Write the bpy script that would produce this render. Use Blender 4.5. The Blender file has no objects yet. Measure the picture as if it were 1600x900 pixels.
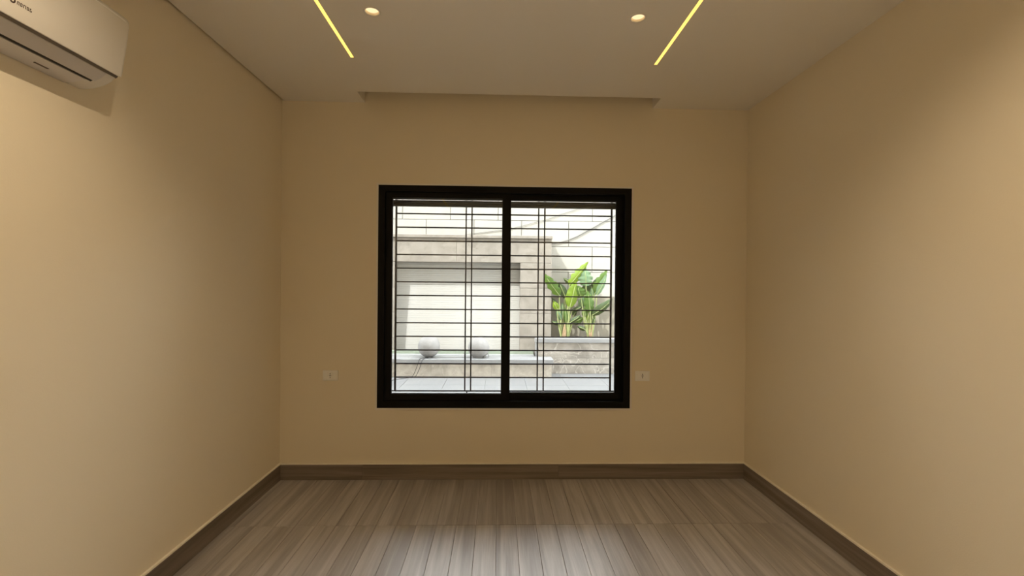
import bpy, bmesh, math, random
from mathutils import Vector, Matrix
random.seed(7)
S = bpy.context.scene
COL = S.collection
PI = math.pi

# ------------------------------------------------------------------ camera
YAW, PITCH, ROLL = 0.0298, -0.0036, 0.0091
CAM_Z = 1.4456
cam_d = bpy.data.cameras.new('camera')
cam = bpy.data.objects.new('camera', cam_d)
COL.objects.link(cam)
cam_d.sensor_width = 36.0
cam_d.lens = 36.0 * 720.0 / 1600.0
cam_d.clip_start = 0.02
cam_d.clip_end = 200
fw = Vector((math.sin(YAW) * math.cos(PITCH), math.cos(YAW) * math.cos(PITCH), math.sin(PITCH)))
rt = Vector((math.cos(YAW), -math.sin(YAW), 0))
up = rt.cross(fw)
r2 = rt * math.cos(ROLL) + up * math.sin(ROLL)
u2 = -rt * math.sin(ROLL) + up * math.cos(ROLL)
m = Matrix((r2, u2, -fw)).transposed().to_4x4()
m.translation = Vector((0, 0, CAM_Z))
cam.matrix_world = m
S.camera = cam

# ------------------------------------------------------------------ sky, sun, exposure
world = bpy.data.worlds.new('sky')
S.world = world
world.use_nodes = True
bg = world.node_tree.nodes['Background']
bg.inputs['Color'].default_value = (0.95, 0.975, 1.0, 1)     # bright hazy sky
bg.inputs['Strength'].default_value = 12.0
sun_d = bpy.data.lights.new('sun', 'SUN')
sun = bpy.data.objects.new('sun', sun_d)
COL.objects.link(sun)
sun_d.energy = 11.0
sun_d.angle = math.radians(0.53)
sun_d.color = (1.0, 0.985, 0.95)
SUN_TO = Vector((-1.2, -1.0, 2.1)).normalized()               # from behind the house, over its left roof
sun.rotation_euler = SUN_TO.to_track_quat('Z', 'Y').to_euler()
sun.location = (-6, -4, 14)
S.view_settings.view_transform = 'Standard'
S.view_settings.look = 'None'
S.view_settings.gamma = 1.0
S.view_settings.use_curve_mapping = False
S.view_settings.exposure = 0.0

LAMP_COLOR = (1.0, 0.80, 0.55)
DOWNLIGHT_W = 48.5                 # the pair by the window is dimmed

# ------------------------------------------------------------------ materials
def newmat(name):
    mt = bpy.data.materials.new(name)
    mt.use_nodes = True
    nt = mt.node_tree
    return mt, nt, nt.nodes['Principled BSDF']

def N(nt, kind, **kw):
    n = nt.nodes.new(kind)
    for k, v in kw.items():
        setattr(n, k, v)
    return n

def plain(name, col, rough=0.5, metal=0.0, bump=0.0, bscale=60, var=0.0, vscale=3.0, spec=0.5):
    mt, nt, b = newmat(name)
    b.inputs['Base Color'].default_value = (*col, 1)
    b.inputs['Roughness'].default_value = rough
    b.inputs['Metallic'].default_value = metal
    b.inputs['Specular IOR Level'].default_value = spec
    tc = N(nt, 'ShaderNodeTexCoord')
    if var > 0:
        nz = N(nt, 'ShaderNodeTexNoise')
        nz.inputs['Scale'].default_value = vscale
        nz.inputs['Detail'].default_value = 6
        nt.links.new(tc.outputs['Object'], nz.inputs['Vector'])
        r = N(nt, 'ShaderNodeValToRGB')
        r.color_ramp.elements[0].position = 0.3
        r.color_ramp.elements[1].position = 0.7
        r.color_ramp.elements[0].color = (*[c * (1 - var) for c in col], 1)
        r.color_ramp.elements[1].color = (*[min(1, c * (1 + var)) for c in col], 1)
        nt.links.new(nz.outputs['Fac'], r.inputs['Fac'])
        nt.links.new(r.outputs['Color'], b.inputs['Base Color'])
    if bump > 0:
        nb = N(nt, 'ShaderNodeTexNoise')
        nb.inputs['Scale'].default_value = bscale
        nb.inputs['Detail'].default_value = 4
        nt.links.new(tc.outputs['Object'], nb.inputs['Vector'])
        bp = N(nt, 'ShaderNodeBump')
        bp.inputs['Strength'].default_value = bump
        bp.inputs['Distance'].default_value = 0.01
        nt.links.new(nb.outputs['Fac'], bp.inputs['Height'])
        nt.links.new(bp.outputs['Normal'], b.inputs['Normal'])
    return mt

def emitter(name, col, strength):
    mt = bpy.data.materials.new(name)
    mt.use_nodes = True
    nt = mt.node_tree
    nt.nodes.remove(nt.nodes['Principled BSDF'])
    e = N(nt, 'ShaderNodeEmission')
    e.inputs['Color'].default_value = (*col, 1)
    e.inputs['Strength'].default_value = strength
    nt.links.new(e.outputs[0], nt.nodes['Material Output'].inputs['Surface'])
    return mt

def wood(name, dark, mid, light, axis, tone=0.22, rough=0.4):
    """grey-brown wood-look porcelain; grain runs along `axis` of the object"""
    mt, nt, b = newmat(name)
    tc = N(nt, 'ShaderNodeTexCoord')
    oi = N(nt, 'ShaderNodeObjectInfo')
    off = N(nt, 'ShaderNodeVectorMath', operation='SCALE')
    cmb = N(nt, 'ShaderNodeCombineXYZ')
    for i in range(3):
        nt.links.new(oi.outputs['Random'], cmb.inputs[i])
    nt.links.new(cmb.outputs[0], off.inputs[0])
    off.inputs['Scale'].default_value = 37.0
    def stretched(a, l):
        mp = N(nt, 'ShaderNodeMapping')
        sc = [a, a, a]
        sc['XYZ'.index(axis)] = l
        mp.inputs['Scale'].default_value = sc
        ad = N(nt, 'ShaderNodeVectorMath', operation='ADD')
        nt.links.new(tc.outputs['Object'], mp.inputs['Vector'])
        nt.links.new(mp.outputs[0], ad.inputs[0])
        nt.links.new(off.outputs[0], ad.inputs[1])
        return ad.outputs[0]
    n1 = N(nt, 'ShaderNodeTexNoise')            # broad streaks
    n1.inputs['Scale'].default_value = 1.0
    n1.inputs['Detail'].default_value = 3
    n1.inputs['Distortion'].default_value = 0.5
    nt.links.new(stretched(22, 0.9), n1.inputs['Vector'])
    n2 = N(nt, 'ShaderNodeTexNoise')            # fine fibre
    n2.inputs['Scale'].default_value = 1.0
    n2.inputs['Detail'].default_value = 5
    n2.inputs['Roughness'].default_value = 0.65
    nt.links.new(stretched(120, 5), n2.inputs['Vector'])
    mx = N(nt, 'ShaderNodeMath', operation='MULTIPLY_ADD')
    nt.links.new(n2.outputs['Fac'], mx.inputs[0])
    mx.inputs[1].default_value = 0.35
    nt.links.new(n1.outputs['Fac'], mx.inputs[2])
    ton = N(nt, 'ShaderNodeMath', operation='MULTIPLY_ADD')
    nt.links.new(oi.outputs['Random'], ton.inputs[0])
    ton.inputs[1].default_value = tone
    ton.inputs[2].default_value = -tone / 2 - 0.175
    sm = N(nt, 'ShaderNodeMath', operation='ADD')
    nt.links.new(mx.outputs[0], sm.inputs[0])
    nt.links.new(ton.outputs[0], sm.inputs[1])
    r = N(nt, 'ShaderNodeValToRGB')
    e = r.color_ramp.elements
    e[0].position, e[1].position = 0.30, 0.72
    e[0].color, e[1].color = (*dark, 1), (*light, 1)
    k = e.new(0.5)
    k.color = (*mid, 1)
    nt.links.new(sm.outputs[0], r.inputs['Fac'])
    nt.links.new(r.outputs['Color'], b.inputs['Base Color'])
    b.inputs['Roughness'].default_value = rough
    bp = N(nt, 'ShaderNodeBump')
    bp.inputs['Strength'].default_value = 0.08
    bp.inputs['Distance'].default_value = 0.004
    nt.links.new(n2.outputs['Fac'], bp.inputs['Height'])
    nt.links.new(bp.outputs['Normal'], b.inputs['Normal'])
    return mt

def marble(name, base, dark, vein, scale=5.0, rough=0.45, veins=0.35):
    mt, nt, b = newmat(name)
    tc = N(nt, 'ShaderNodeTexCoord')
    oi = N(nt, 'ShaderNodeObjectInfo')
    cmb = N(nt, 'ShaderNodeCombineXYZ')
    for i in range(3):
        nt.links.new(oi.outputs['Random'], cmb.inputs[i])
    sc = N(nt, 'ShaderNodeVectorMath', operation='SCALE')
    sc.inputs['Scale'].default_value = 23.0
    nt.links.new(cmb.outputs[0], sc.inputs[0])
    ad = N(nt, 'ShaderNodeVectorMath', operation='ADD')
    nt.links.new(tc.outputs['Object'], ad.inputs[0])
    nt.links.new(sc.outputs[0], ad.inputs[1])
    nz = N(nt, 'ShaderNodeTexNoise')
    nz.inputs['Scale'].default_value = scale
    nz.inputs['Detail'].default_value = 8
    nz.inputs['Roughness'].default_value = 0.62
    nz.inputs['Distortion'].default_value = 0.6
    nt.links.new(ad.outputs[0], nz.inputs['Vector'])
    r = N(nt, 'ShaderNodeValToRGB')
    r.color_ramp.elements[0].position = 0.35
    r.color_ramp.elements[1].position = 0.62
    r.color_ramp.elements[0].color = (*dark, 1)
    r.color_ramp.elements[1].color = (*base, 1)
    nt.links.new(nz.outputs['Fac'], r.inputs['Fac'])
    n2 = N(nt, 'ShaderNodeTexNoise')
    n2.inputs['Scale'].default_value = scale * 0.45
    n2.inputs['Detail'].default_value = 3
    n2.inputs['Distortion'].default_value = 1.6
    nt.links.new(ad.outputs[0], n2.inputs['Vector'])
    r2_ = N(nt, 'ShaderNodeValToRGB')
    e = r2_.color_ramp.elements
    e[0].position, e[1].position = 0.485, 0.515
    e[0].color, e[1].color = (0, 0, 0, 1), (0, 0, 0, 1)
    kk = e.new(0.5)
    kk.color = (veins, veins, veins, 1)
    nt.links.new(n2.outputs['Fac'], r2_.inputs['Fac'])
    mix = N(nt, 'ShaderNodeMix', data_type='RGBA')
    nt.links.new(r2_.outputs['Color'], mix.inputs['Factor'])
    nt.links.new(r.outputs['Color'], mix.inputs['A'])
    mix.inputs['B'].default_value = (*vein, 1)
    nt.links.new(mix.outputs['Result'], b.inputs['Base Color'])
    b.inputs['Roughness'].default_value = rough
    b.inputs['Specular IOR Level'].default_value = 0.12
    return mt

def glass_mat():
    mt = bpy.data.materials.new('window_glass')
    mt.use_nodes = True
    nt = mt.node_tree
    nt.nodes.remove(nt.nodes['Principled BSDF'])
    t = N(nt, 'ShaderNodeBsdfTransparent')
    t.inputs['Color'].default_value = (0.97, 0.985, 0.98, 1)
    g = N(nt, 'ShaderNodeBsdfGlossy')
    g.inputs['Roughness'].default_value = 0.02
    f = N(nt, 'ShaderNodeFresnel')
    f.inputs['IOR'].default_value = 1.45
    mx = N(nt, 'ShaderNodeMixShader')
    nt.links.new(f.outputs[0], mx.inputs[0])
    nt.links.new(t.outputs[0], mx.inputs[1])
    nt.links.new(g.outputs[0], mx.inputs[2])
    nt.links.new(mx.outputs[0], nt.nodes['Material Output'].inputs['Surface'])
    return mt

def leaf_mat(name, col, trans, tfac=0.45):
    mt = bpy.data.materials.new(name)
    mt.use_nodes = True
    nt = mt.node_tree
    b = nt.nodes['Principled BSDF']
    oi = N(nt, 'ShaderNodeObjectInfo')
    tc = N(nt, 'ShaderNodeTexCoord')
    nz = N(nt, 'ShaderNodeTexNoise')
    nz.inputs['Scale'].default_value = 14
    nt.links.new(tc.outputs['Object'], nz.inputs['Vector'])
    hs = N(nt, 'ShaderNodeHueSaturation')
    hs.inputs['Color'].default_value = (*col, 1)
    ma = N(nt, 'ShaderNodeMath', operation='MULTIPLY_ADD')
    nt.links.new(nz.outputs['Fac'], ma.inputs[0])
    ma.inputs[1].default_value = 0.6
    ma.inputs[2].default_value = 0.7
    nt.links.new(ma.outputs[0], hs.inputs['Value'])
    nt.links.new(hs.outputs[0], b.inputs['Base Color'])
    b.inputs['Roughness'].default_value = 0.45
    b.inputs['Specular IOR Level'].default_value = 0.15
    tr = N(nt, 'ShaderNodeBsdfTranslucent')
    tr.inputs['Color'].default_value = (*trans, 1)
    mx = N(nt, 'ShaderNodeMixShader')
    mx.inputs[0].default_value = tfac
    nt.links.new(b.outputs[0], mx.inputs[1])
    nt.links.new(tr.outputs[0], mx.inputs[2])
    nt.links.new(mx.outputs[0], nt.nodes['Material Output'].inputs['Surface'])
    return mt

M = {}
M['paint'] = plain('cream_wall_paint', (0.877, 0.785, 0.612), 0.75, bump=0.06, bscale=180, spec=0.3)
M['ceil'] = plain('ceiling_paint', (0.933, 0.890, 0.806), 0.8, bump=0.03, bscale=150, spec=0.2)
M['plank'] = wood('wood_look_plank', (0.311, 0.282, 0.260), (0.408, 0.377, 0.353), (0.536, 0.501, 0.473), 'Y', tone=0.12, rough=0.40)
M['board'] = wood('wood_look_skirting', (0.155, 0.121, 0.094), (0.222, 0.179, 0.144), (0.309, 0.262, 0.222), 'X', tone=0.12, rough=0.45)
M['grout'] = plain('cream_grout', (0.95, 0.88, 0.74), 0.8, var=0.04, vscale=20)
M['screed'] = plain('dark_floor_grout', (0.10, 0.085, 0.07), 0.9, var=0.1)
M['black'] = plain('black_powder_coat', (0.003, 0.0027, 0.003), 0.45, bump=0.02, bscale=400, spec=0.15)
M['gasket'] = plain('rubber_gasket', (0.03, 0.028, 0.03), 0.7, var=0.1)
M['iron'] = plain('painted_iron_bar', (0.012, 0.010, 0.012), 0.55, var=0.15, vscale=30, spec=0.1)
M['shutter'] = plain('taupe_aluminium_slat', (0.042, 0.038, 0.032), 0.5, var=0.06, vscale=8)
M['glass'] = glass_mat()
M['acw'] = plain('white_abs_plastic', (0.84, 0.80, 0.73), 0.25, var=0.01)
M['acg'] = plain('grey_white_plastic', (0.66, 0.63, 0.62), 0.4, var=0.02)
M['acd'] = plain('dark_vent_plastic', (0.012, 0.010, 0.010), 0.6, var=0.1)
M['acgap'] = plain('shaded_gap_plastic', (0.16, 0.13, 0.10), 0.6, var=0.05)
M['ink'] = plain('brown_print', (0.05, 0.028, 0.022), 0.5, var=0.05)
M['disp_highlight'] = plain('pale_display_and_highlight', (0.98, 0.96, 0.92), 0.35, var=0.02)
M['sock'] = plain('ivory_socket_plastic', (0.95, 0.93, 0.88), 0.35, var=0.01)
M['hole'] = plain('socket_hole', (0.03, 0.02, 0.015), 0.8, var=0.05)
M['rim'] = plain('white_lacquered_ring', (0.85, 0.80, 0.72), 0.35, var=0.02)
M['reflector'] = plain('brushed_reflector', (0.85, 0.72, 0.55), 0.3, metal=0.6, var=0.03)
M['lens'] = emitter('downlight_lens', (1.0, 0.74, 0.40), 1.3)
M['led'] = emitter('led_diffuser', (1.0, 0.59, 0.10), 2.6)
M['patio'] = marble('pale_grey_patio_tile', (0.156, 0.158, 0.159), (0.138, 0.140, 0.145), (0.126, 0.128, 0.133), 2.2, 0.35, 0.25)
M['pgrout'] = plain('grey_patio_grout', (0.097, 0.097, 0.097), 0.9, var=0.06, spec=0.1)
M['block'] = plain('white_limestone_block', (0.268, 0.258, 0.231), 0.85, bump=0.25, bscale=30, var=0.05, vscale=5, spec=0.1)
M['mortar'] = plain('pale_mortar', (0.068, 0.066, 0.061), 0.95, var=0.06, spec=0.1)
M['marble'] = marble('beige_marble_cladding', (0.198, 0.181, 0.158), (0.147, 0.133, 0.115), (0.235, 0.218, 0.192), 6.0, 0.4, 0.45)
M['marble_shade_lift'] = marble('beige_marble_shade_lift', (0.409, 0.371, 0.323), (0.295, 0.267, 0.230), (0.524, 0.486, 0.424), 6.0, 0.4, 0.45)  # copy of the cladding marble, lightened to offset the shade on the ledge
M['marble2'] = marble('brown_grey_marble_cladding', (0.307, 0.282, 0.248), (0.189, 0.171, 0.150), (0.503, 0.469, 0.420), 4.0, 0.4, 0.6)
M['joint'] = plain('stone_joint', (0.104, 0.091, 0.078), 0.9, var=0.08, spec=0.1)
M['coping'] = marble('white_marble_coping', (0.223, 0.223, 0.223), (0.202, 0.203, 0.207), (0.173, 0.178, 0.185), 3.0, 0.35, 0.2)
M['shade_tone'] = plain('beige_shade_tone', (0.185, 0.170, 0.136), 0.9, bump=0.1, bscale=60, var=0.05, spec=0.1)
M['soil'] = plain('dark_soil', (0.043, 0.030, 0.021), 0.95, bump=0.8, bscale=40, var=0.4, vscale=25, spec=0.1)
M['globe'] = plain('white_rough_globe', (0.218, 0.211, 0.205), 0.8, bump=0.5, bscale=45, var=0.08, vscale=18, spec=0.1)
M['cable'] = plain('black_cable_rubber', (0.02, 0.018, 0.018), 0.6, var=0.1)
M['gcable'] = plain('weathered_grey_cable', (0.129, 0.126, 0.119), 0.7, var=0.1, spec=0.1)
M['plug'] = plain('white_plug', (0.245, 0.245, 0.245), 0.4, var=0.02, spec=0.1)
M['basin'] = plain('pale_green_basin_mosaic', (0.175, 0.203, 0.163), 0.3, var=0.12, vscale=30, spec=0.1)
M['facade'] = plain('facade_render', (0.217, 0.203, 0.175), 0.9, bump=0.1, bscale=40, var=0.04, spec=0.1)
M['leafA'] = leaf_mat('leaf_mid_green', (0.077, 0.137, 0.036), (0.137, 0.229, 0.027))
M['leafB'] = leaf_mat('leaf_yellow_green', (0.146, 0.220, 0.027), (0.250, 0.364, 0.023), 0.5)
M['leafC'] = leaf_mat('leaf_dark_olive', (0.038, 0.059, 0.025), (0.054, 0.083, 0.018), 0.25)
M['leafD'] = leaf_mat('leaf_blue_green', (0.137, 0.211, 0.122), (0.160, 0.265, 0.101), 0.4)
M['stalk'] = plain('pale_green_stalk', (0.218, 0.245, 0.104), 0.5, var=0.2, vscale=12, spec=0.1)
M['sheath'] = plain('tan_sheath', (0.226, 0.158, 0.097), 0.7, var=0.2, vscale=20, spec=0.1)

# water wall: pale split-face stone with fine horizontal grooves
def ribbed():
    mt, nt, b = newmat('ribbed_white_stone')
    tc = N(nt, 'ShaderNodeTexCoord')
    nz = N(nt, 'ShaderNodeTexNoise')
    nz.inputs['Scale'].default_value = 3.0
    nz.inputs['Detail'].default_value = 6
    nt.links.new(tc.outputs['Object'], nz.inputs['Vector'])
    r = N(nt, 'ShaderNodeValToRGB')
    r.color_ramp.elements[0].position, r.color_ramp.elements[1].position = 0.3, 0.7
    r.color_ramp.elements[0].color = (0.29, 0.28, 0.257, 1)
    r.color_ramp.elements[1].color = (0.315, 0.31, 0.294, 1)
    nt.links.new(nz.outputs['Fac'], r.inputs['Fac'])
    nt.links.new(r.outputs['Color'], b.inputs['Base Color'])
    b.inputs['Roughness'].default_value = 0.8
    b.inputs['Specular IOR Level'].default_value = 0.1
    return mt
M['ribbed'] = ribbed()

# ------------------------------------------------------------------ builders
def link(name, mesh, mat=None, parent=None, loc=(0, 0, 0), rot=(0, 0, 0)):
    o = bpy.data.objects.new(name, mesh)
    COL.objects.link(o)
    o.location = loc
    o.rotation_euler = rot
    if parent is not None:
        o.parent = parent
    if mat is not None and not mesh.materials:
        mesh.materials.append(M[mat])
    return o

def mesh_of(name, bm, smooth=False):
    bmesh.ops.recalc_face_normals(bm, faces=bm.faces)
    me = bpy.data.meshes.new(name)
    bm.to_mesh(me)
    bm.free()
    if smooth:
        for p in me.polygons:
            p.use_smooth = True
    return me

def add_box(bm, x0, x1, y0, y1, z0, z1):
    vs = [bm.verts.new(c) for c in ((x0, y0, z0), (x1, y0, z0), (x1, y1, z0), (x0, y1, z0),
                                    (x0, y0, z1), (x1, y0, z1), (x1, y1, z1), (x0, y1, z1))]
    for f in ((0, 3, 2, 1), (4, 5, 6, 7), (0, 1, 5, 4), (1, 2, 6, 5), (2, 3, 7, 6), (3, 0, 4, 7)):
        bm.faces.new([vs[i] for i in f])

def box(name, x0, x1, y0, y1, z0, z1, mat, parent=None, bevel=0.0, seg=1):
    """a box mesh centred on its own origin, placed in the world (parents sit at identity or are offset)"""
    c = Vector(((x0 + x1) / 2, (y0 + y1) / 2, (z0 + z1) / 2))
    bm = bmesh.new()
    add_box(bm, x0 - c.x, x1 - c.x, y0 - c.y, y1 - c.y, z0 - c.z, z1 - c.z)
    if bevel:
        bmesh.ops.bevel(bm, geom=list(bm.edges), offset=bevel, segments=seg, affect='EDGES', profile=0.5)
    o = link(name, mesh_of(name, bm), mat)
    place(o, c, parent)
    return o

def origin(o):
    v = Vector(o.location)
    while o.parent:
        o = o.parent
        v += Vector(o.location)
    return v

def place(o, world_loc, parent):
    if parent is not None:
        o.parent = parent
        o.location = Vector(world_loc) - origin(parent)
    else:
        o.location = world_loc

def ring(name, X0, X1, Z0, Z1, x0, x1, z0, z1, y0, y1, mat, parent=None, bevel=0.0):
    """rectangular frame in the XZ plane, outer X0..Z1, opening x0..z1, depth y0..y1"""
    c = Vector(((X0 + X1) / 2, (y0 + y1) / 2, (Z0 + Z1) / 2))
    bm = bmesh.new()
    O = [(X0, Z0), (X1, Z0), (X1, Z1), (X0, Z1)]
    I = [(x0, z0), (x1, z0), (x1, z1), (x0, z1)]
    def vv(y):
        return ([bm.verts.new((p[0] - c.x, y - c.y, p[1] - c.z)) for p in O],
                [bm.verts.new((p[0] - c.x, y - c.y, p[1] - c.z)) for p in I])
    fo, fi = vv(y0)
    bo, bi = vv(y1)
    for i in range(4):
        j = (i + 1) % 4
        bm.faces.new((fo[i], fo[j], fi[j], fi[i]))
        bm.faces.new((bo[j], bo[i], bi[i], bi[j]))
        bm.faces.new((fo[j], fo[i], bo[i], bo[j]))
        bm.faces.new((fi[i], fi[j], bi[j], bi[i]))
    if bevel:
        ed = [e for e in bm.edges if e.calc_face_angle(0) > 0.5]
        bmesh.ops.bevel(bm, geom=ed, offset=bevel, segments=1, affect='EDGES', profile=0.5)
    o = link(name, mesh_of(name, bm), mat)
    place(o, c, parent)
    return o

def smooth_path(pts, n=6):
    pts = [Vector(p) for p in pts]
    out = []
    for i in range(len(pts) - 1):
        p0 = pts[max(i - 1, 0)]; p1 = pts[i]; p2 = pts[i + 1]; p3 = pts[min(i + 2, len(pts) - 1)]
        for k in range(n):
            t = k / n
            out.append(0.5 * ((2 * p1) + (p2 - p0) * t + (2 * p0 - 5 * p1 + 4 * p2 - p3) * t * t
                              + (3 * p1 - p0 - 3 * p2 + p3) * t ** 3))
    out.append(pts[-1])
    return out

def add_tube(bm, pts, rad, sides=8):
    rings = []
    n = len(pts)
    for i, p in enumerate(pts):
        d = (pts[min(i + 1, n - 1)] - pts[max(i - 1, 0)]).normalized()
        a = Vector((0, 1, 0)) if abs(d.y) < 0.9 else Vector((1, 0, 0))
        u = d.cross(a).normalized()
        v = d.cross(u)
        r = rad[i] if isinstance(rad, (list, tuple)) else rad
        rings.append([bm.verts.new(p + (u * math.cos(2 * PI * k / sides) + v * math.sin(2 * PI * k / sides)) * r)
                      for k in range(sides)])
    for a, b in zip(rings, rings[1:]):
        for k in range(sides):
            bm.faces.new((a[k], a[(k + 1) % sides], b[(k + 1) % sides], b[k]))
    bm.faces.new(rings[0][::-1])
    bm.faces.new(rings[-1])

def tube(name, pts, rad, mat, parent=None, sides=8, smooth=True):
    c = Vector(pts[0])
    bm = bmesh.new()
    add_tube(bm, [Vector(p) - c for p in pts], rad, sides)
    o = link(name, mesh_of(name, bm, smooth), mat)
    place(o, c, parent)
    return o

def lathe(name, prof, mat, at, parent=None, seg=32, smooth=True):
    """prof: list of (radius, z); revolved about Z"""
    bm = bmesh.new()
    rings = []
    for r, z in prof:
        if r < 1e-6:
            rings.append([bm.verts.new((0, 0, z))])
        else:
            rings.append([bm.verts.new((r * math.cos(2 * PI * k / seg), r * math.sin(2 * PI * k / seg), z)) for k in range(seg)])
    for a, b in zip(rings, rings[1:]):
        for k in range(seg):
            j = (k + 1) % seg
            if len(a) == 1 and len(b) == 1:
                continue
            if len(a) == 1:
                bm.faces.new((a[0], b[k], b[j]))
            elif len(b) == 1:
                bm.faces.new((a[k], a[j], b[0]))
            else:
                bm.faces.new((a[k], a[j], b[j], b[k]))
    o = link(name, mesh_of(name, bm, smooth), mat)
    place(o, at, parent)
    return o

def empty(name, loc, parent=None):
    o = bpy.data.objects.new(name, None)
    COL.objects.link(o)
    o.empty_display_size = 0.05
    place(o, loc, parent)
    return o

def tag(o, label, cat, group=None):
    o['label'] = label
    o['category'] = cat
    if group:
        o['group'] = group
    return o

def struct(o, label=None):
    o['kind'] = 'structure'
    if label:
        o['label'] = label
    return o

# ------------------------------------------------------------------ dimensions
XL, XR = -1.606, 1.886          # side walls
YF, YB = 3.4544, -2.0           # window wall, back wall
H = 2.80                        # ceiling
WX0, WX1, WZ0, WZ1 = -0.893, 0.999, 0.533, 2.190    # window opening
TW = 0.25
BB = 0.114                      # skirting height

# ------------------------------------------------------------------ room shell
struct(box('wall_left', XL - 0.2, XL, YB - 0.2, YF + TW, -0.2, 3.10, 'paint'))
struct(box('wall_right', XR, XR + 0.2, YB - 0.2, YF + TW, -0.2, 3.10, 'paint'))
struct(box('wall_back', XL, XR, YB - 0.2, YB, -0.2, 3.10, 'paint'))
struct(ring('wall_window', XL, XR, -0.2, 3.10, WX0, WX1, WZ0, WZ1, YF, YF + TW, 'paint'))

# ceiling slab with curtain slot, LED grooves, downlight holes and a shadow gap along the left wall
LED_X = (-0.881, 0.943)
LED_Y = (-1.40, 2.778)
DL = [(-0.637, 2.307), (0.690, 2.302), (-0.637, 1.08), (0.690, 1.08), (-0.637, -0.20), (0.690, -0.20), (-0.637, -1.55), (0.690, -1.55)]
bm = bmesh.new()
add_box(bm, XL, XR, YB, YF, H, 3.10)
ceiling = link('ceiling', mesh_of('ceiling', bm), 'ceil')
struct(ceiling)
bm = bmesh.new()
add_box(bm, -1.000, 1.152, 3.266, YF + 0.01, H - 0.05, H + 0.17)
add_box(bm, XL - 0.01, XL + 0.014, YB - 0.01, 3.454, H - 0.05, H + 0.03)
for lx in LED_X:
    add_box(bm, lx - 0.009, lx + 0.009, LED_Y[0], LED_Y[1], H - 0.05, H + 0.016)
for dx, dy in DL:
    bmesh.ops.create_cone(bm, cap_ends=True, segments=40, radius1=0.040, radius2=0.040, depth=0.16,
                          matrix=Matrix.Translation((dx, dy, H)))
cut_me = mesh_of('cutter', bm)
cut = link('cutter', cut_me)
md = ceiling.modifiers.new('cut', 'BOOLEAN')
md.operation = 'DIFFERENCE'
md.solver = 'EXACT'
md.use_self = True
md.object = cut
dg = bpy.context.evaluated_depsgraph_get()
me2 = bpy.data.meshes.new_from_object(ceiling.evaluated_get(dg))
ceiling.modifiers.clear()
ceiling.data = me2
bpy.data.objects.remove(cut)

# floor: screed with wood-look planks laid in straight rows
floor = struct(box('floor', XL, XR, YB, YF, -0.12, -0.010, 'screed'))
rows = [YF, 2.788, 1.588, 0.388, -0.812, YB]
xs = [XL] + [k * 0.12 for k in range(-13, 16)] + [XR]
cache = {}
for a, b in zip(rows, rows[1:]):
    for x0, x1 in zip(xs, xs[1:]):
        key = (round(x1 - x0, 4), round(a - b, 4))
        if key not in cache:
            w, l = (x1 - x0) / 2 - 0.0006, (a - b) / 2 - 0.0007
            bm = bmesh.new()
            add_box(bm, -w, w, -l, l, -0.010, 0.0)
            top = [e for e in bm.edges if all(v.co.z > -0.001 for v in e.verts)]
            bmesh.ops.bevel(bm, geom=top, offset=0.0012, segments=1, affect='EDGES', profile=0.5)
            cache[key] = mesh_of('plank', bm)
        o = link('plank', cache[key], 'plank')
        place(o, ((x0 + x1) / 2, (a + b) / 2, 0.0), floor)

# skirting: tile boards with a cream pointed top edge
def skirting(name, p, q, joints):
    """p,q: start/end along the wall; boards 12 mm thick, face to the left of p->q"""
    p, q = Vector((*p, 0)), Vector((*q, 0))
    L = (q - p).length
    ang = math.atan2(q.y - p.y, q.x - p.x)
    bm = bmesh.new()
    add_box(bm, 0, L, 0, 0.0125, BB, BB + 0.009)
    root = link(name, mesh_of(name, bm), 'grout', loc=p, rot=(0, 0, ang))
    struct(root)
    js = [0] + joints + [L]
    for a, b in zip(js, js[1:]):
        bm = bmesh.new()
        l = (b - a) / 2 - 0.0008
        add_box(bm, -l, l, 0, 0.012, 0.0005, BB)
        o = link('skirting_board', mesh_of('skirting_board', bm), 'board', parent=root, loc=((a + b) / 2, 0, 0))
    return root
skirting('baseboard_window', (XR, YF), (XL, YF), [XR - 0.463, XR + 0.994])
skirting('baseboard_left', (XL, YF - 0.013), (XL, YB), [1.45, 2.9, 4.35])
skirting('baseboard_right', (XR, YB), (XR, YF - 0.013), [1.0, 2.45, 3.9])
skirting('baseboard_back', (XL + 0.013, YB), (XR - 0.013, YB), [1.2, 2.6])

# ------------------------------------------------------------------ window
win = struct(empty('window_1', ((WX0 + WX1) / 2, YF, WZ0)), 'black aluminium sliding window with two panes')
ring('cover_trim', WX0 - 0.014, WX1 + 0.014, WZ0 - 0.014, WZ1 + 0.014, WX0, WX1, WZ0, WZ1, YF - 0.010, YF - 0.0002, 'rim', win, 0.001)
ring('frame', WX0, WX1, WZ0, WZ1, -0.845, 0.950, 0.583, 2.142, YF - 0.011, YF + 0.095, 'black', win, 0.002)
def sash(x0, x1, sx0, sx1, y):
    z0, z1 = 0.580, 2.145
    s = ring('sash', x0, x1, z0, z1, sx0, sx1, 0.632, 2.104, y, y + 0.030, 'black', win, 0.0015)
    ring('gasket', sx0 - 0.004, sx1 + 0.004, 0.628, 2.108, sx0 + 0.004, sx1 - 0.004, 0.637, 2.099, y + 0.008, y + 0.020, 'gasket', s)
    box('pane', sx0, sx1, y + 0.012, y + 0.016, 0.632, 2.104, 'glass', s)
sash(-0.848, 0.086, -0.797, 0.029, YF + 0.012)
sash(0.031, 0.953, 0.089, 0.901, YF + 0.052)
box('latch', 0.050, 0.066, YF + 0.004, YF + 0.012, 1.28, 1.40, 'black', win, 0.002)
box('sill', WX0, WX1, YF + 0.095, YF + TW + 0.04, WZ0 - 0.02, WZ0 + 0.010, 'coping', win, 0.003)

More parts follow.
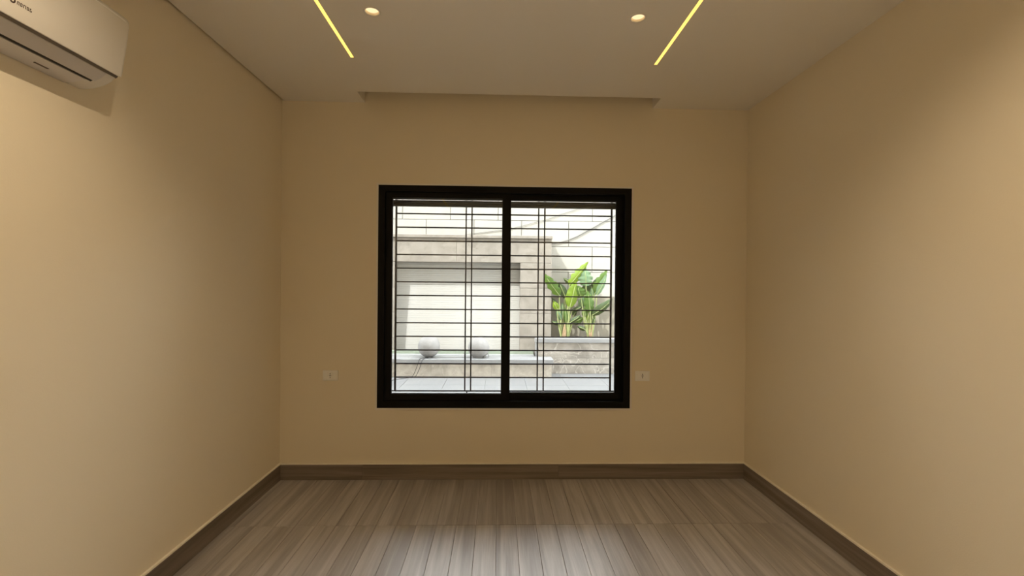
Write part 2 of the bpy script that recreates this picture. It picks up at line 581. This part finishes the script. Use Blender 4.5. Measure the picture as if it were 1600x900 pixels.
# roller shutter, wound almost fully up, hanging behind the panes
sh = tag(empty('roller_shutter', (0.05, YF + 0.135, 2.05)), 'taupe slatted roller shutter rolled up behind top of window', 'shutter')
box('bottom_bar', -0.872, 0.978, YF + 0.125, YF + 0.143, 2.056, 2.074, 'shutter', sh, 0.003)
for k in range(2):
    z = 2.0745 + k * 0.0160
    box('slat', -0.872, 0.978, YF + 0.128, YF + 0.140, z, z + 0.0155, 'shutter', sh, 0.004, 2)
box('slat', -0.872, 0.978, YF + 0.128, YF + 0.140, 2.1095, 2.19, 'shutter', sh, 0.004, 2)
for x in (-0.893, 0.976):
    box('guide_rail', x, x + 0.023, YF + 0.118, YF + 0.150, 0.545, 2.19, 'black', sh, 0.002)

# security grille outside the window
GY = YF + 0.200
gr = tag(empty('security_grille', (0.05, GY, 0.555)), 'dark iron security grille of horizontal bars outside the window', 'grille')
gz = [0.615 + k * 0.1074 for k in range(15)]
gz[14] = 2.165
for k, z in enumerate(gz):
    x0, x1 = (-0.892, 0.998) if k in (0, 14) else (-0.806, 0.899)
    box('horizontal_bar', x0, x1, GY - 0.005, GY + 0.005, z - 0.005, z + 0.005, 'iron', gr)
for x, w in ((-0.806, 0.007), (-0.258, 0.005), (-0.212, 0.005), (0.316, 0.005), (0.364, 0.005), (0.899, 0.007)):
    box('vertical_bar', x - w, x + w, GY - 0.006, GY + 0.006, gz[0], 2.16, 'iron', gr)
for x in (-0.242, 0.340):
    box('foot_stub', x - 0.004, x + 0.004, GY - 0.004, GY + 0.004, 0.545, gz[0], 'iron', gr)

# ------------------------------------------------------------------ sockets
def socket(x0, x1, z0, z1, label, side):
    cx, cz = (x0 + x1) / 2, (z0 + z1) / 2
    s = tag(empty('wall_socket', (cx, YF, cz)), label, 'socket', 'wall sockets beside the window')
    box('cover_plate', x0, x1, YF - 0.009, YF - 0.0003, z0, z1, 'sock', s, 0.002, 2)
    for k, (a, b) in enumerate(((x0 + 0.012, cx - 0.020), (cx - 0.019, cx + 0.019), (cx + 0.020, x1 - 0.012))):
        mo = box('module', a, b, YF - 0.0115, YF - 0.008, z0 + 0.016, z1 - 0.016, 'sock', s, 0.001)
        if k == 1:
            for dz in (-0.013, 0.0, 0.013):
                box('pin_hole', cx - 0.0025, cx + 0.0025, YF - 0.0121, YF - 0.0112, cz + dz - 0.004, cz + dz + 0.004, 'hole', mo)
            box('pin_hole', cx - 0.009, cx + 0.009, YF - 0.0121, YF - 0.0112, cz - 0.0012, cz + 0.0012, 'hole', mo)
socket(-1.292, -1.181, 0.736, 0.811, 'ivory wall socket left of the black window', 'l')
socket(1.039, 1.149, 0.740, 0.815, 'ivory wall socket right of the black window', 'r')

# ------------------------------------------------------------------ ceiling lights
def led(lx, label):
    t = tag(empty('led_strip_light', (lx, LED_Y[1], H)), label, 'light', 'recessed LED lines in the ceiling')
    box('channel', lx - 0.0088, lx + 0.0088, LED_Y[0] + 0.001, LED_Y[1] - 0.001, H + 0.012, H + 0.0155, 'rim', t)
    box('diffuser', lx - 0.0085, lx + 0.0085, LED_Y[0] + 0.002, LED_Y[1] - 0.002, H - 0.0005, H + 0.011, 'led', t)
led(LED_X[0], 'glowing yellow LED line in the ceiling, on the air conditioner side')
led(LED_X[1], 'glowing yellow LED line in the ceiling, on the side away from the air conditioner')

def downlight(x, y, label):
    t = tag(empty('downlight', (x, y, H)), label, 'light', 'round recessed ceiling downlights')
    lathe('trim_ring', [(0.034, 0.004), (0.0345, -0.002), (0.041, -0.0025), (0.0435, 0.0), (0.0435, 0.0004), (0.0395, 0.0008), (0.0385, 0.004)], 'rim', (x, y, H), t)
    lathe('reflector', [(0.0335, 0.002), (0.030, 0.020), (0.026, 0.034), (0.027, 0.0345), (0.031, 0.020), (0.0345, 0.002)], 'reflector', (x, y, H), t)
    lathe('lens', [(0.0, 0.011), (0.0312, 0.011), (0.0312, 0.014), (0.0, 0.014)], 'lens', (x, y, H), t)
    ld = bpy.data.lights.new('downlight_bulb', 'SPOT')
    ld.energy = DOWNLIGHT_W * (0.05 if y > 2 else 1.0)
    ld.color = LAMP_COLOR
    ld.spot_size = math.radians(112)
    ld.spot_blend = 0.95
    ld.shadow_soft_size = 0.012
    lo = bpy.data.objects.new('downlight_bulb', ld)
    COL.objects.link(lo)
    lo.parent = t
    lo.location = (0, 0, -0.006)
    if y < 2:                      # unseen fittings, added and tilted to brighten the side walls
        lo.rotation_euler = (0, math.radians(26 if x < 0 else -26), 0)
DLL = ['round recessed downlight beside the LED line on the air conditioner side',
       'round recessed downlight beside the LED line away from the air conditioner',
       'unseen fill downlight added overhead, air conditioner side', 'unseen fill downlight added overhead, far from the air conditioner',
       'unseen fill downlight added just behind the camera, air conditioner side', 'unseen fill downlight added just behind the camera, far from the air conditioner',
       'unseen fill downlight added by the back wall, air conditioner side', 'unseen fill downlight added by the back wall, away from the air conditioner']
for (x, y), lb in zip(DL, DLL):
    downlight(x, y, lb)

# ------------------------------------------------------------------ air conditioner
AY0, AY1 = 0.945, 1.817
ac = tag(empty('air_conditioner', (XL, (AY0 + AY1) / 2, 2.182)), 'white split air conditioner mounted high on the left wall', 'air conditioner')

def extrude_profile(name, prof, y0, y1, mat, parent, end_inset=0.0, rnd=0.0, smooth=False):
    """prof: closed (d, z) polygon, d = distance from the left wall; extruded along Y; ends drawn in by end_inset over rnd"""
    cd = sum(p[0] for p in prof) / len(prof)
    cz = sum(p[1] for p in prof) / len(prof)
    c = Vector((XL, (y0 + y1) / 2, cz))
    bm = bmesh.new()
    st = [(y0, 1 - end_inset), (y0 + rnd * 0.3, 1 - end_inset * 0.35), (y0 + rnd, 1.0),
          (y1 - rnd, 1.0), (y1 - rnd * 0.3, 1 - end_inset * 0.35), (y1, 1 - end_inset)] if rnd else [(y0, 1), (y1, 1)]
    rings = []
    for y, s in st:
        rings.append([bm.verts.new((max(0.0, d if d < 0.004 else d * s), y - c.y, (cz + (z - cz) * s) - c.z)) for d, z in prof])
    n = len(prof)
    for a, b in zip(rings, rings[1:]):
        for k in range(n):
            bm.faces.new((a[k], a[(k + 1) % n], b[(k + 1) % n], b[k]))
    bm.faces.new(rings[0][::-1])
    bm.faces.new(rings[-1])
    me = mesh_of(name, bm, True)
    me.set_sharp_from_angle(angle=math.radians(32))
    o = link(name, me, mat)
    place(o, c, parent)
    return o

# body: rounded underside, recess for the front panel
extrude_profile('body', [(0.0, 2.184), (0.0, 2.456), (0.10, 2.462), (0.150, 2.455), (0.166, 2.440), (0.168, 2.415), (0.146, 2.250),
                         (0.140, 2.236), (0.118, 2.213), (0.088, 2.196), (0.050, 2.186), (0.020, 2.183)],
                AY0, AY1, 'acw', ac, 0.05, 0.012)
fp = extrude_profile('front_panel', [(0.150, 2.2325), (0.155, 2.2325), (0.1585, 2.240), (0.166, 2.290), (0.175, 2.350), (0.1805, 2.395), (0.1828, 2.415), (0.1838, 2.426), (0.1838, 2.434),
                                     (0.1828, 2.441), (0.1806, 2.447), (0.1770, 2.4525), (0.172, 2.4570), (0.165, 2.4605), (0.157, 2.4630), (0.146, 2.4648), (0.130, 2.4655), (0.130, 2.459),
                                     (0.150, 2.457), (0.166, 2.446), (0.169, 2.415), (0.147, 2.248)],
                     AY0 - 0.002, AY1 + 0.002, 'acw', ac, 0.035, 0.016)
extrude_profile('panel_gap', [(0.135, 2.232), (0.1478, 2.241), (0.1478, 2.237), (0.1455, 2.2315), (0.1385, 2.2265)], AY0 + 0.01, AY1 - 0.005, 'acgap', ac, 0.03, 0.008)
extrude_profile('outlet_flap', [(0.1385, 2.2285), (0.1385, 2.2235), (0.121, 2.2085), (0.097, 2.1945), (0.0945, 2.1985), (0.119, 2.2135)],
                AY0 + 0.05, AY1 - 0.052, 'acg', ac)
extrude_profile('air_outlet', [(0.0945, 2.201), (0.0945, 2.1955), (0.0865, 2.1918), (0.0860, 2.198)], AY0 + 0.05, AY1 - 0.058, 'acd', ac)
extrude_profile('chassis_cover', [(0.004, 2.186), (0.004, 2.1795), (0.052, 2.1825), (0.083, 2.1905), (0.082, 2.196), (0.050, 2.189)],
                AY0 + 0.045, AY1 - 0.075, 'acg', ac)
extrude_profile('moulded_mark', [(0.044, 2.1825), (0.050, 2.1830), (0.050, 2.1805), (0.044, 2.1800)], 1.592, 1.640, 'acgap', ac)
tube('edge_highlight', smooth_path([(XL + 0.1825, AY0 + 0.012, 2.4385), (XL + 0.1825, 1.2, 2.4385), (XL + 0.1825, 1.5, 2.4385), (XL + 0.1825, 1.70, 2.4385), (XL + 0.1823, 1.785, 2.4370), (XL + 0.1800, AY1 - 0.012, 2.430),
                               (XL + 0.1775, AY1 - 0.006, 2.415), (XL + 0.172, AY1 - 0.005, 2.37)], 6), 0.0022, 'disp_highlight', ac, 8)  # pale strip drawn in place of the light reflected along the panel edge
# printed name on the lower front panel (roundel and small letters, too small to read) and the faint display
def on_panel(y, z):
    t = (z - 2.240) / (2.415 - 2.240)
    return XL + 0.1585 + (0.1825 - 0.1585) * t
bm = bmesh.new()
def glyph(y0, y1, z0, z1, oy=0.0):
    vs = [bm.verts.new((on_panel(y, z) + 0.0006, y, z)) for y, z in ((y0, z0), (y1, z0), (y1, z1), (y0, z1))]
    bm.faces.new(vs)
ly, lz = 1.408, 2.2785
for k in range(18):
    a0, a1 = 2 * PI * k / 18, 2 * PI * (k + 1) / 18
    vs = [bm.verts.new((on_panel(ly, z) + 0.0008, y, z)) for y, z in
          ((ly + 0.0085 * math.cos(a0), lz + 0.0085 * math.sin(a0)), (ly + 0.0085 * math.cos(a1), lz + 0.0085 * math.sin(a1)),
           (ly + 0.0040 * math.cos(a1), lz + 0.0040 * math.sin(a1)), (ly + 0.0040 * math.cos(a0), lz + 0.0040 * math.sin(a0)))]
    bm.faces.new(vs)
y = ly + 0.0125
for k, wd in enumerate((0.007, 0.0065, 0.0085, 0.0065, 0.0065)):
    z0, z1 = lz - 0.0052, lz + 0.0048
    glyph(y, y + 0.0022, z0, z1)
    glyph(y + wd - 0.0022, y + wd, z0, z1 if k != 4 else lz)
    glyph(y + 0.0022, y + wd - 0.0022, z1 - 0.0022, z1)
    if k in (1, 3, 4):
        glyph(y + 0.0022, y + wd - 0.0022, z0, z0 + 0.0022)
    y += wd + 0.0022
g = link('name_print', mesh_of('name_print', bm), 'ink')
place(g, (0, 0, 0), fp)
bm = bmesh.new()
for dy in (0.0, 0.019):
    a, b_ = 1.705 + dy, 1.705 + dy + 0.013
    for (p0, p1, q0, q1) in ((a, b_, 2.366, 2.369), (a, b_, 2.3505, 2.3535), (a, b_, 2.335, 2.338), (a, a + 0.003, 2.335, 2.369), (b_ - 0.003, b_, 2.335, 2.369)):
        glyph(p0, p1, q0 - 0.004, q1 - 0.004)
g = link('digit_display', mesh_of('digit_display', bm), 'disp_highlight')
place(g, (0, 0, 0), fp)

# ------------------------------------------------------------------ outside: house facade, patio, boundary wall
YO = YF + TW
HOUSE_H = 8.81
fac = struct(box('wall_facade', -13.0, 5.0, YO - 0.24, YO, 3.10, HOUSE_H, 'facade'), 'upper storey facade above the window')
struct(box('wall_facade_ground', -13.0, XL - 0.2, YO - 0.24, YO, -0.2, 3.10, 'facade'))
struct(box('wall_facade_ground', XR + 0.2, 5.0, YO - 0.24, YO, -0.2, 3.10, 'facade'))

PB = 8.25       # boundary wall face
patio = struct(box('patio_floor', -9.0, 6.5, YO, PB + 0.4, -0.15, -0.012, 'pgrout'))
T = 0.60
bm = bmesh.new()
add_box(bm, -T / 2 + 0.002, T / 2 - 0.002, -T / 2 + 0.002, T / 2 - 0.002, -0.012, 0.0)
tile_me = mesh_of('tile', bm)
for i in range(-7, 8):
    for j in range(8):
        o = link('tile', tile_me, 'patio')
        place(o, (0.12 + i * T, YO + T / 2 + j * T + 0.02, 0), patio)

bw = struct(box('wall_boundary', -9.0, 6.5, PB + 0.012, PB + 0.35, -0.15, 3.06, 'mortar'))
BL, BHh = 0.849, 0.4575
cache = {}
for c in range(-6, 4):
    z0 = 2.623 + c * BHh
    z1 = z0 + BHh
    if z1 <= 0 or z0 >= 3.0:
        continue
    z0, z1 = max(z0, 0.0), min(z1, 3.06)
    off = -1.713 if c % 2 == 0 else -1.291
    for k in range(-2, 7):
        x0 = off + k * BL
        key = round(z1 - z0, 3)
        if key not in cache:
            bm = bmesh.new()
            add_box(bm, 0.0045, BL - 0.0045, 0, 0.03, 0.0045, key - 0.0045)
            ed = [e for e in bm.edges if all(v.co.y < 0.001 for v in e.verts)]
            bmesh.ops.bevel(bm, geom=ed, offset=0.003, segments=1, affect='EDGES', profile=0.5)
            cache[key] = mesh_of('stone_block', bm)
        o = link('stone_block', cache[key], 'block')
        place(o, (x0, PB - random.uniform(0, 0.003), z0), bw)

# wall-hung cables
c1 = [(-0.62, 2.352), (-0.449, 2.381), (0.007, 2.444), (0.236, 2.482), (0.488, 2.548), (0.671, 2.602), (0.867, 2.650), (1.154, 2.758), (1.441, 2.854), (1.75, 2.98)]
t = tube('wall_cable', smooth_path([(x, PB - 0.012, z) for x, z in c1]), 0.0045, 'gcable')
tag(t, 'thin upper grey cable sagging across the pale block wall', 'cable', 'cables on the block wall')
c2 = [(0.80, 2.20), (0.951, 2.215), (1.158, 2.258), (1.389, 2.347), (1.561, 2.441), (1.676, 2.500), (1.849, 2.606), (1.999, 2.689), (2.3, 2.87)]
t = tube('wall_cable', smooth_path([(x, PB - 0.014, z) for x, z in c2]), 0.0085, 'gcable')
tag(t, 'thicker grey cable rising above the leafy plants on the block wall', 'cable', 'cables on the block wall')

# ------------------------------------------------------------------ stone wall fountain (portal with water wall)
PY = 7.90
PXL0, PXL1, PXR0, PXR1 = -2.29, -1.765, 0.376, 0.912
fo = tag(empty('wall_fountain', ((PXL0 + PXR1) / 2, PY, 0)), 'beige marble portal framing a pale ribbed water wall', 'fountain')
box('core', PXL0 + 0.02, PXR1 - 0.02, PY + 0.22, PB - 0.005, 0.0, 2.25, 'joint', fo)
for x0, x1 in ((PXL0, PXL1), (PXR0, PXR1)):
    box('pier_core', x0 + 0.022, x1 - 0.022, PY + 0.022, PY + 0.22, 0.0, 1.85, 'joint', fo)
    zz = [0.0, 0.120, 0.552, 0.987, 1.418, 1.850]
    for a, b in zip(zz, zz[1:]):
        box('cladding_slab', x0, x1, PY, PY + 0.021, a + 0.003, b - 0.003, 'marble', fo, 0.0015)
    for xs_, xe_ in ((x0, x0 + 0.021), (x1 - 0.021, x1)):
        for a, b in zip(zz, zz[1:]):
            box('side_slab', xs_, xe_, PY + 0.022, PB - 0.006, a + 0.003, b - 0.003, 'marble', fo)
box('lintel_core', PXL0 + 0.022, PXR1 - 0.022, PY + 0.022, PY + 0.22, 1.872, 2.255, 'joint', fo)
lj = [PXL0, -0.717, PXR1]
for a, b in zip(lj, lj[1:]):
    box('lintel_slab', a + 0.0015, b - 0.0015, PY, PY + 0.021, 1.853, 2.262, 'marble', fo, 0.0015)
box('lintel_soffit', PXL1, PXR0, PY + 0.022, PY + 0.22, 1.853, 1.871, 'marble', fo)
box('side_slab', PXR1 - 0.021, PXR1, PY + 0.022, PB - 0.006, 1.853, 2.262, 'marble', fo)
box('coping', PXL0 - 0.02, PXR1 + 0.012, PY - 0.035, PB - 0.004, 2.264, 2.316, 'marble', fo, 0.004)
# leaning water wall, cut in fine courses
ww = empty('water_wall', ((PXL1 + PXR0) / 2, PY + 0.17, 0.2), fo)
nc = 42
zt, zb = 1.853, 0.22
for k in range(nc):
    z0 = zb + (zt - zb) * k / nc
    z1 = zb + (zt - zb) * (k + 1) / nc
    f_ = (k + 0.5) / nc
    y0 = PY + 0.128 + 0.085 * f_ + random.uniform(-0.0015, 0.0015)
    box('course', PXL1, PXR0, y0, PY + 0.235, z0 + 0.0012, z1, 'ribbed', ww, 0.002)

# ledge in front: low bench-like basin wall
be = tag(empty('stone_ledge', (-0.7, 7.5, 0)), 'low beige marble ledge with pale coping carrying the two globe lamps', 'ledge')
box('core', PXL0, 0.610, 7.325, PY - 0.005, 0.0, 0.222, 'joint', be)
box('core', 0.610, 0.838, 7.325, 7.600, 0.0, 0.222, 'joint', be)
for a, b in zip([PXL0, -1.05, -0.10, 0.860], [-1.05, -0.10, 0.860]):
    box('front_slab', a + 0.001, b - 0.001, 7.302, 7.324, 0.002, 0.222, 'marble_shade_lift', be, 0.0015)
box('end_slab', 0.839, 0.860, 7.325, 7.600, 0.002, 0.222, 'marble_shade_lift', be, 0.0015)
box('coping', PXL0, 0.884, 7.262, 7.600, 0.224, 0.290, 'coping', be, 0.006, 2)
box('coping', PXL0, 0.612, 7.602, PY - 0.055, 0.224, 0.290, 'coping', be, 0.004)
box('basin_kerb', PXL0, 0.612, PY - 0.052, PY - 0.004, 0.224, 0.345, 'basin', be, 0.004)

# planter on the right
QY = 7.632
pl = tag(empty('stone_planter', (1.6, QY, 0)), 'brown-grey marble planter with white coping holding two leafy plants', 'planter')
QX0, QX1 = 0.640, 3.20
box('core', QX0 + 0.022, QX1 - 0.02, QY + 0.022, QY + 0.06, 0.0, 0.515, 'joint', pl)
for z0, z1 in ((0.002, 0.262), (0.265, 0.515)):
    for a, b in zip([QX0 + 0.022, 2.02], [2.02, QX1]):
        box('front_slab', a + 0.001, b - 0.001, QY, QY + 0.021, z0, z1, 'marble2', pl, 0.001)
box('end_slab', QX0, QX0 + 0.021, QY - 0.004, PY - 0.004, 0.002, 0.515, 'coping', pl, 0.001)
box('coping', QX0 - 0.02, QX1, QY - 0.03, QY + 0.12, 0.517, 0.590, 'coping', pl, 0.006, 2)
bm = bmesh.new()
nx, ny = 60, 12
g = [[bm.verts.new((PXR1 + 0.004 + (QX1 - PXR1 - 0.03) * i / nx, QY + 0.115 + (PB - 0.058 - QY - 0.115) * j / ny,
                    0.555 + random.uniform(-0.012, 0.014))) for j in range(ny + 1)] for i in range(nx + 1)]
for i in range(nx):
    for j in range(ny):
        bm.faces.new((g[i][j], g[i + 1][j], g[i + 1][j + 1], g[i][j + 1]))
so = link('soil', mesh_of('soil', bm, True), 'soil')
place(so, (0, 0, 0), pl)
box('shade_panel', PXR1 + 0.004, QX1 - 0.02, PB - 0.055, PB - 0.006, 0.0, 1.28, 'shade_tone', pl, 0.002)  # added panel; its tan colour stands for the shade behind the plants
box('bed', PXR1 + 0.004, QX1 - 0.02, QY + 0.062, PB - 0.058, 0.0, 0.53, 'soil', pl)

# ------------------------------------------------------------------ globe lamps on the ledge
def globe(x, y, r, label, wide_foot):
    zt_ = 0.290
    t = tag(empty('globe_lamp', (x, y, zt_)), label, 'lamp', 'globe lamps on the ledge')
    prof = []
    n = 22
    a0 = -math.radians(68 if not wide_foot else 58)
    for k in range(n + 1):
        a = a0 + (PI / 2 - a0) * k / n
        prof.append((r * math.cos(a) if k < n else 0.0, r * math.sin(a)))
    prof = [(0.0, r * math.sin(a0))] + prof
    cz = zt_ + 0.012 - r * math.sin(a0)
    lathe('globe', prof, 'globe', (x, y, cz), t, 40)
    rb = r * math.cos(a0)
    lathe('base', [(0.0, 0.012), (rb * 0.98, 0.012), (rb * 1.0, 0.004), (rb * 0.97, 0.0), (0.0, 0.0)], 'globe', (x, y, zt_ + 0.0005), t)
    return t
g1 = globe(-1.109, 7.47, 0.176, 'white globe lamp with black cables hanging down the ledge', False)
g2 = globe(-0.307, 7.47, 0.172, 'white globe lamp on a broad foot, nearer the window mullion', True)
for dx, xe in ((0.0, -1.255), (0.05, -1.205)):
    pts = [(-1.13, 7.37, 0.298), (-1.185 + dx, 7.30, 0.300), (-1.225 + dx, 7.254, 0.285), (-1.25 + dx, 7.252, 0.21), (-1.285 + dx, 7.270, 0.12), (-1.335 + dx, 7.285, 0.02),
           (-1.40 + dx, 7.22, 0.004)]
    if dx == 0:
        pts += [(-1.56, 7.10, 0.004), (-1.62, 6.98, 0.004), (-1.72, 6.94, 0.004), (-1.9, 7.02, 0.004)]
    tube('cable', smooth_path(pts, 5), 0.004, 'cable', g1, 6)
tube('cable', smooth_path([(-1.03, 7.37, 0.296), (-0.80, 7.40, 0.295), (-0.55, 7.41, 0.295), (-0.38, 7.40, 0.296)], 5), 0.003, 'gcable', g1, 6)
for x in (-1.125, -1.045):
    tube('connector', [Vector((x - 0.022, 7.365, 0.302)), Vector((x + 0.022, 7.365, 0.302))], 0.011, 'cable', g1, 10)
tube('cable', smooth_path([(-0.205, 7.42, 0.30), (-0.185, 7.41, 0.34), (-0.165, 7.42, 0.36), (-0.150, 7.43, 0.32), (-0.155, 7.42, 0.297)], 5), 0.004, 'cable', g2, 6)
tube('plug', [Vector((-0.215, 7.40, 0.308)), Vector((-0.165, 7.40, 0.330))], 0.018, 'plug', g2, 10)

# ------------------------------------------------------------------ plants
def pix(u, v, Y):
    """a point of the plant bed plane Y measured on a 1600x900 frame of this view"""
    d = fw + r2 * (u - 800) / 720.0 - u2 * (v - 450) / 720.0
    return Vector((0, 0, CAM_Z)) + d * (Y / d.y)

def blade(name, base, tip, width, mat, parent, stalk_from, sag=0.06, turn=0.3, fold=0.25, tear=0, lean=0.0, stalk_bulge=(0, 0), srad=0.0135):
    base, tip, root = Vector(base), Vector(tip), Vector(stalk_from)
    ax = tip - base
    L = ax.length
    d = ax / L
    view = Vector((math.sin(turn), -math.cos(turn), 0.25)).normalized()      # the way the upper face looks
    side = d.cross(view).normalized()
    nrm = side.cross(d).normalized()
    n, mcol = 14, 3
    bm = bmesh.new()
    grid = []
    for i in range(n + 1):
        t_ = i / n
        w = width * 0.5 * (math.sin(PI * min(1, (t_ * 0.97 + 0.03)) ** 0.75) ** 0.75 if t_ < 1 else 0.02)
        c = ax * t_ + nrm * (sag * 4 * t_ * (1 - t_)) + nrm * (-lean * t_ * t_)
        rowv = []
        for j in range(-mcol, mcol + 1):
            s = j / mcol
            ww_ = w
            if tear and abs(j) == mcol and i % tear == 0:
                ww_ = w * 0.72
            wav = 0.06 * width * math.sin(i * 1.7 + j) * abs(s)
            p = c + side * (s * ww_) + nrm * (-abs(s) ** 1.5 * ww_ * fold * 2 + fold * ww_ * 0.0 + wav)
            rowv.append(bm.verts.new(p))
        grid.append(rowv)
    for i in range(n):
        for j in range(2 * mcol):
            bm.faces.new((grid[i][j], grid[i][j + 1], grid[i + 1][j + 1], grid[i + 1][j]))
    me = mesh_of(name, bm, True)
    o = link(name, me, mat)
    place(o, base, parent)
    mid = root.lerp(base, 0.55) + Vector((stalk_bulge[0], stalk_bulge[1], 0))
    pts = smooth_path([root, mid, base], 6) + [base + ax * 0.25 + nrm * (sag * 0.75 + 0.004), base + ax * 0.5 + nrm * (sag + 0.004), base + ax * 0.8 + nrm * (sag * 0.64 - lean * 0.64 + 0.003)]
    k = len(pts)
    rad = [srad * (1.15 - 0.95 * i / (k - 1)) for i in range(k)]
    tube('stalk', pts, rad, 'stalk', o, 6)
    return o

def crop(x, y, Y):
    return pix(840 + x / 6.923, 400 + y / 6.923, Y)

def plant(label, cx, YP_, leaves, sheath):
    g0 = crop(cx, 880, YP_)
    t = tag(empty('potted_strelitzia', (g0.x, YP_, 0.55)), label, 'plant', 'leafy plants in the planter')
    t.name = 'strelitzia_plant'
    for i, (bx, by, tx, ty, w, mt, dy, dy2, sag, turn, fold, tear, rx) in enumerate(leaves):
        root = Vector((g0.x + rx, YP_ + dy * 0.3, 0.54))
        blade('leaf', crop(bx, by, YP_ + dy), crop(tx, ty, YP_ + dy2), w * 1.28, mt, t, root, sag, turn, fold, tear,
              stalk_bulge=(random.uniform(-0.02, 0.02), random.uniform(-0.02, 0.02)))
    for i in range(sheath):
        x = g0.x + random.uniform(-0.05, 0.05)
        yy = YP_ + random.uniform(-0.05, 0.05)
        tube('sheath', smooth_path([(x, yy, 0.53), (x + random.uniform(-.01, .01), yy, 0.66), (x + random.uniform(-.03, .03), yy, 0.80)], 4),
             [0.020, 0.0195, 0.019, 0.018, 0.017, 0.015, 0.012, 0.009, 0.006], 'sheath', t, 8)
    return t

# leaf rows: base x,y / tip x,y (read off the photo), width m, material, depth of base, depth of tip, sag, turn, fold, tears, foot offset
plant('taller leafy strelitzia with a bright upright leaf, beside the stone pier', 290, 7.93, [
    (235, 425, 68, 190, 0.150, 'leafA', -0.02, -0.10, 0.03, -0.5, 0.20, 4, -0.04),
    (345, 315, 548, 62, 0.135, 'leafB', 0.02, 0.06, 0.03, 0.3, 0.35, 3, 0.02),
    (350, 550, 415, 265, 0.165, 'leafB', -0.08, -0.04, 0.02, 0.2, 0.25, 0, 0.04),
    (300, 440, 232, 285, 0.110, 'leafC', 0.06, 0.10, 0.01, -0.2, 0.3, 0, -0.02),
    (290, 470, 410, 300, 0.090, 'leafC', 0.08, 0.14, 0.01, 0.4, 0.3, 4, 0.0),
    (345, 285, 280, 240, 0.060, 'leafC', 0.10, 0.16, 0.01, -0.3, 0.4, 0, 0.03),
    (215, 580, 172, 490, 0.085, 'leafB', -0.12, -0.14, 0.01, -0.4, 0.3, 0, -0.05),
    (225, 560, 150, 450, 0.060, 'leafC', 0.04, 0.02, 0.01, -0.6, 0.4, 0, -0.03),
    (230, 740, 152, 708, 0.055, 'leafC', -0.08, -0.10, 0.01, -0.4, 0.4, 0, -0.05),
    (350, 720, 472, 640, 0.060, 'leafC', -0.05, -0.06, 0.02, 0.4, 0.4, 0, 0.05),
    (370, 600, 490, 545, 0.065, 'leafC', 0.02, 0.0, 0.02, 0.3, 0.3, 0, 0.05),
    (380, 720, 500, 670, 0.110, 'leafA', 0.06, 0.06, 0.02, 0.3, 0.2, 0, 0.06),
    (260, 640, 215, 560, 0.070, 'leafA', 0.03, 0.05, 0.01, -0.2, 0.2, 0, -0.04),
    (310, 720, 300, 560, 0.060, 'leafA', -0.03, -0.02, 0.01, 0.0, 0.4, 0, 0.01),
    (255, 690, 205, 590, 0.070, 'leafD', -0.02, -0.04, 0.01, -0.3, 0.3, 0, -0.03),
    (330, 690, 345, 600, 0.080, 'leafA', 0.05, 0.06, 0.01, 0.2, 0.3, 0, 0.02),
    (275, 640, 268, 500, 0.060, 'leafD', 0.02, 0.03, 0.01, 0.1, 0.35, 0, 0.0),
    (390, 640, 415, 590, 0.070, 'leafC', 0.07, 0.09, 0.01, 0.3, 0.3, 0, 0.04),
], 3)
plant('leafy strelitzia with broad blue-green leaves, at the planter side away from the pier', 565, 7.96, [
    (525, 325, 508, 130, 0.205, 'leafD', -0.02, 0.02, 0.02, 0.0, 0.10, 4, -0.02),
    (615, 410, 752, 152, 0.165, 'leafA', 0.02, 0.04, 0.03, 0.5, 0.30, 3, 0.03),
    (640, 420, 748, 200, 0.100, 'leafD', -0.03, -0.02, 0.02, 0.5, 0.15, 0, 0.03),
    (470, 450, 430, 320, 0.165, 'leafA', -0.05, -0.08, 0.02, -0.3, 0.15, 0, -0.02),
    (570, 610, 540, 375, 0.150, 'leafA', -0.08, -0.08, 0.02, 0.0, 0.25, 4, 0.0),
    (560, 400, 590, 310, 0.150, 'leafC', 0.05, 0.08, 0.01, 0.2, 0.2, 0, 0.0),
    (590, 640, 810, 462, 0.120, 'leafC', -0.06, -0.10, 0.07, 0.5, 0.30, 0, 0.03),
    (620, 600, 770, 520, 0.125, 'leafD', -0.02, -0.06, 0.03, 0.4, 0.15, 3, 0.04),
    (500, 520, 480, 440, 0.120, 'leafD', 0.05, 0.06, 0.02, -0.2, 0.2, 4, -0.02),
    (520, 800, 430, 760, 0.060, 'leafC', -0.08, -0.12, 0.02, -0.4, 0.3, 0, -0.04),
    (600, 740, 622, 665, 0.050, 'leafC', -0.08, -0.10, 0.01, 0.3, 0.4, 0, 0.03),
    (585, 360, 660, 225, 0.070, 'leafC', 0.08, 0.10, 0.01, 0.4, 0.3, 0, 0.02),
    (540, 700, 545, 640, 0.060, 'leafB', -0.03, -0.02, 0.01, 0.0, 0.3, 0, 0.0),
    (505, 420, 520, 300, 0.110, 'leafC', 0.06, 0.08, 0.01, 0.1, 0.2, 0, -0.01),
    (600, 440, 585, 340, 0.085, 'leafD', 0.02, 0.03, 0.01, -0.2, 0.25, 0, 0.01),
    (485, 560, 445, 470, 0.075, 'leafD', 0.02, 0.0, 0.01, -0.3, 0.25, 3, -0.02),
    (520, 660, 500, 560, 0.085, 'leafA', -0.04, -0.05, 0.01, -0.1, 0.3, 0, -0.01),
    (600, 690, 590, 600, 0.090, 'leafA', 0.03, 0.04, 0.01, 0.2, 0.3, 0, 0.02),
    (560, 760, 575, 690, 0.060, 'leafC', 0.04, 0.05, 0.01, 0.1, 0.3, 0, 0.01),
], 3)
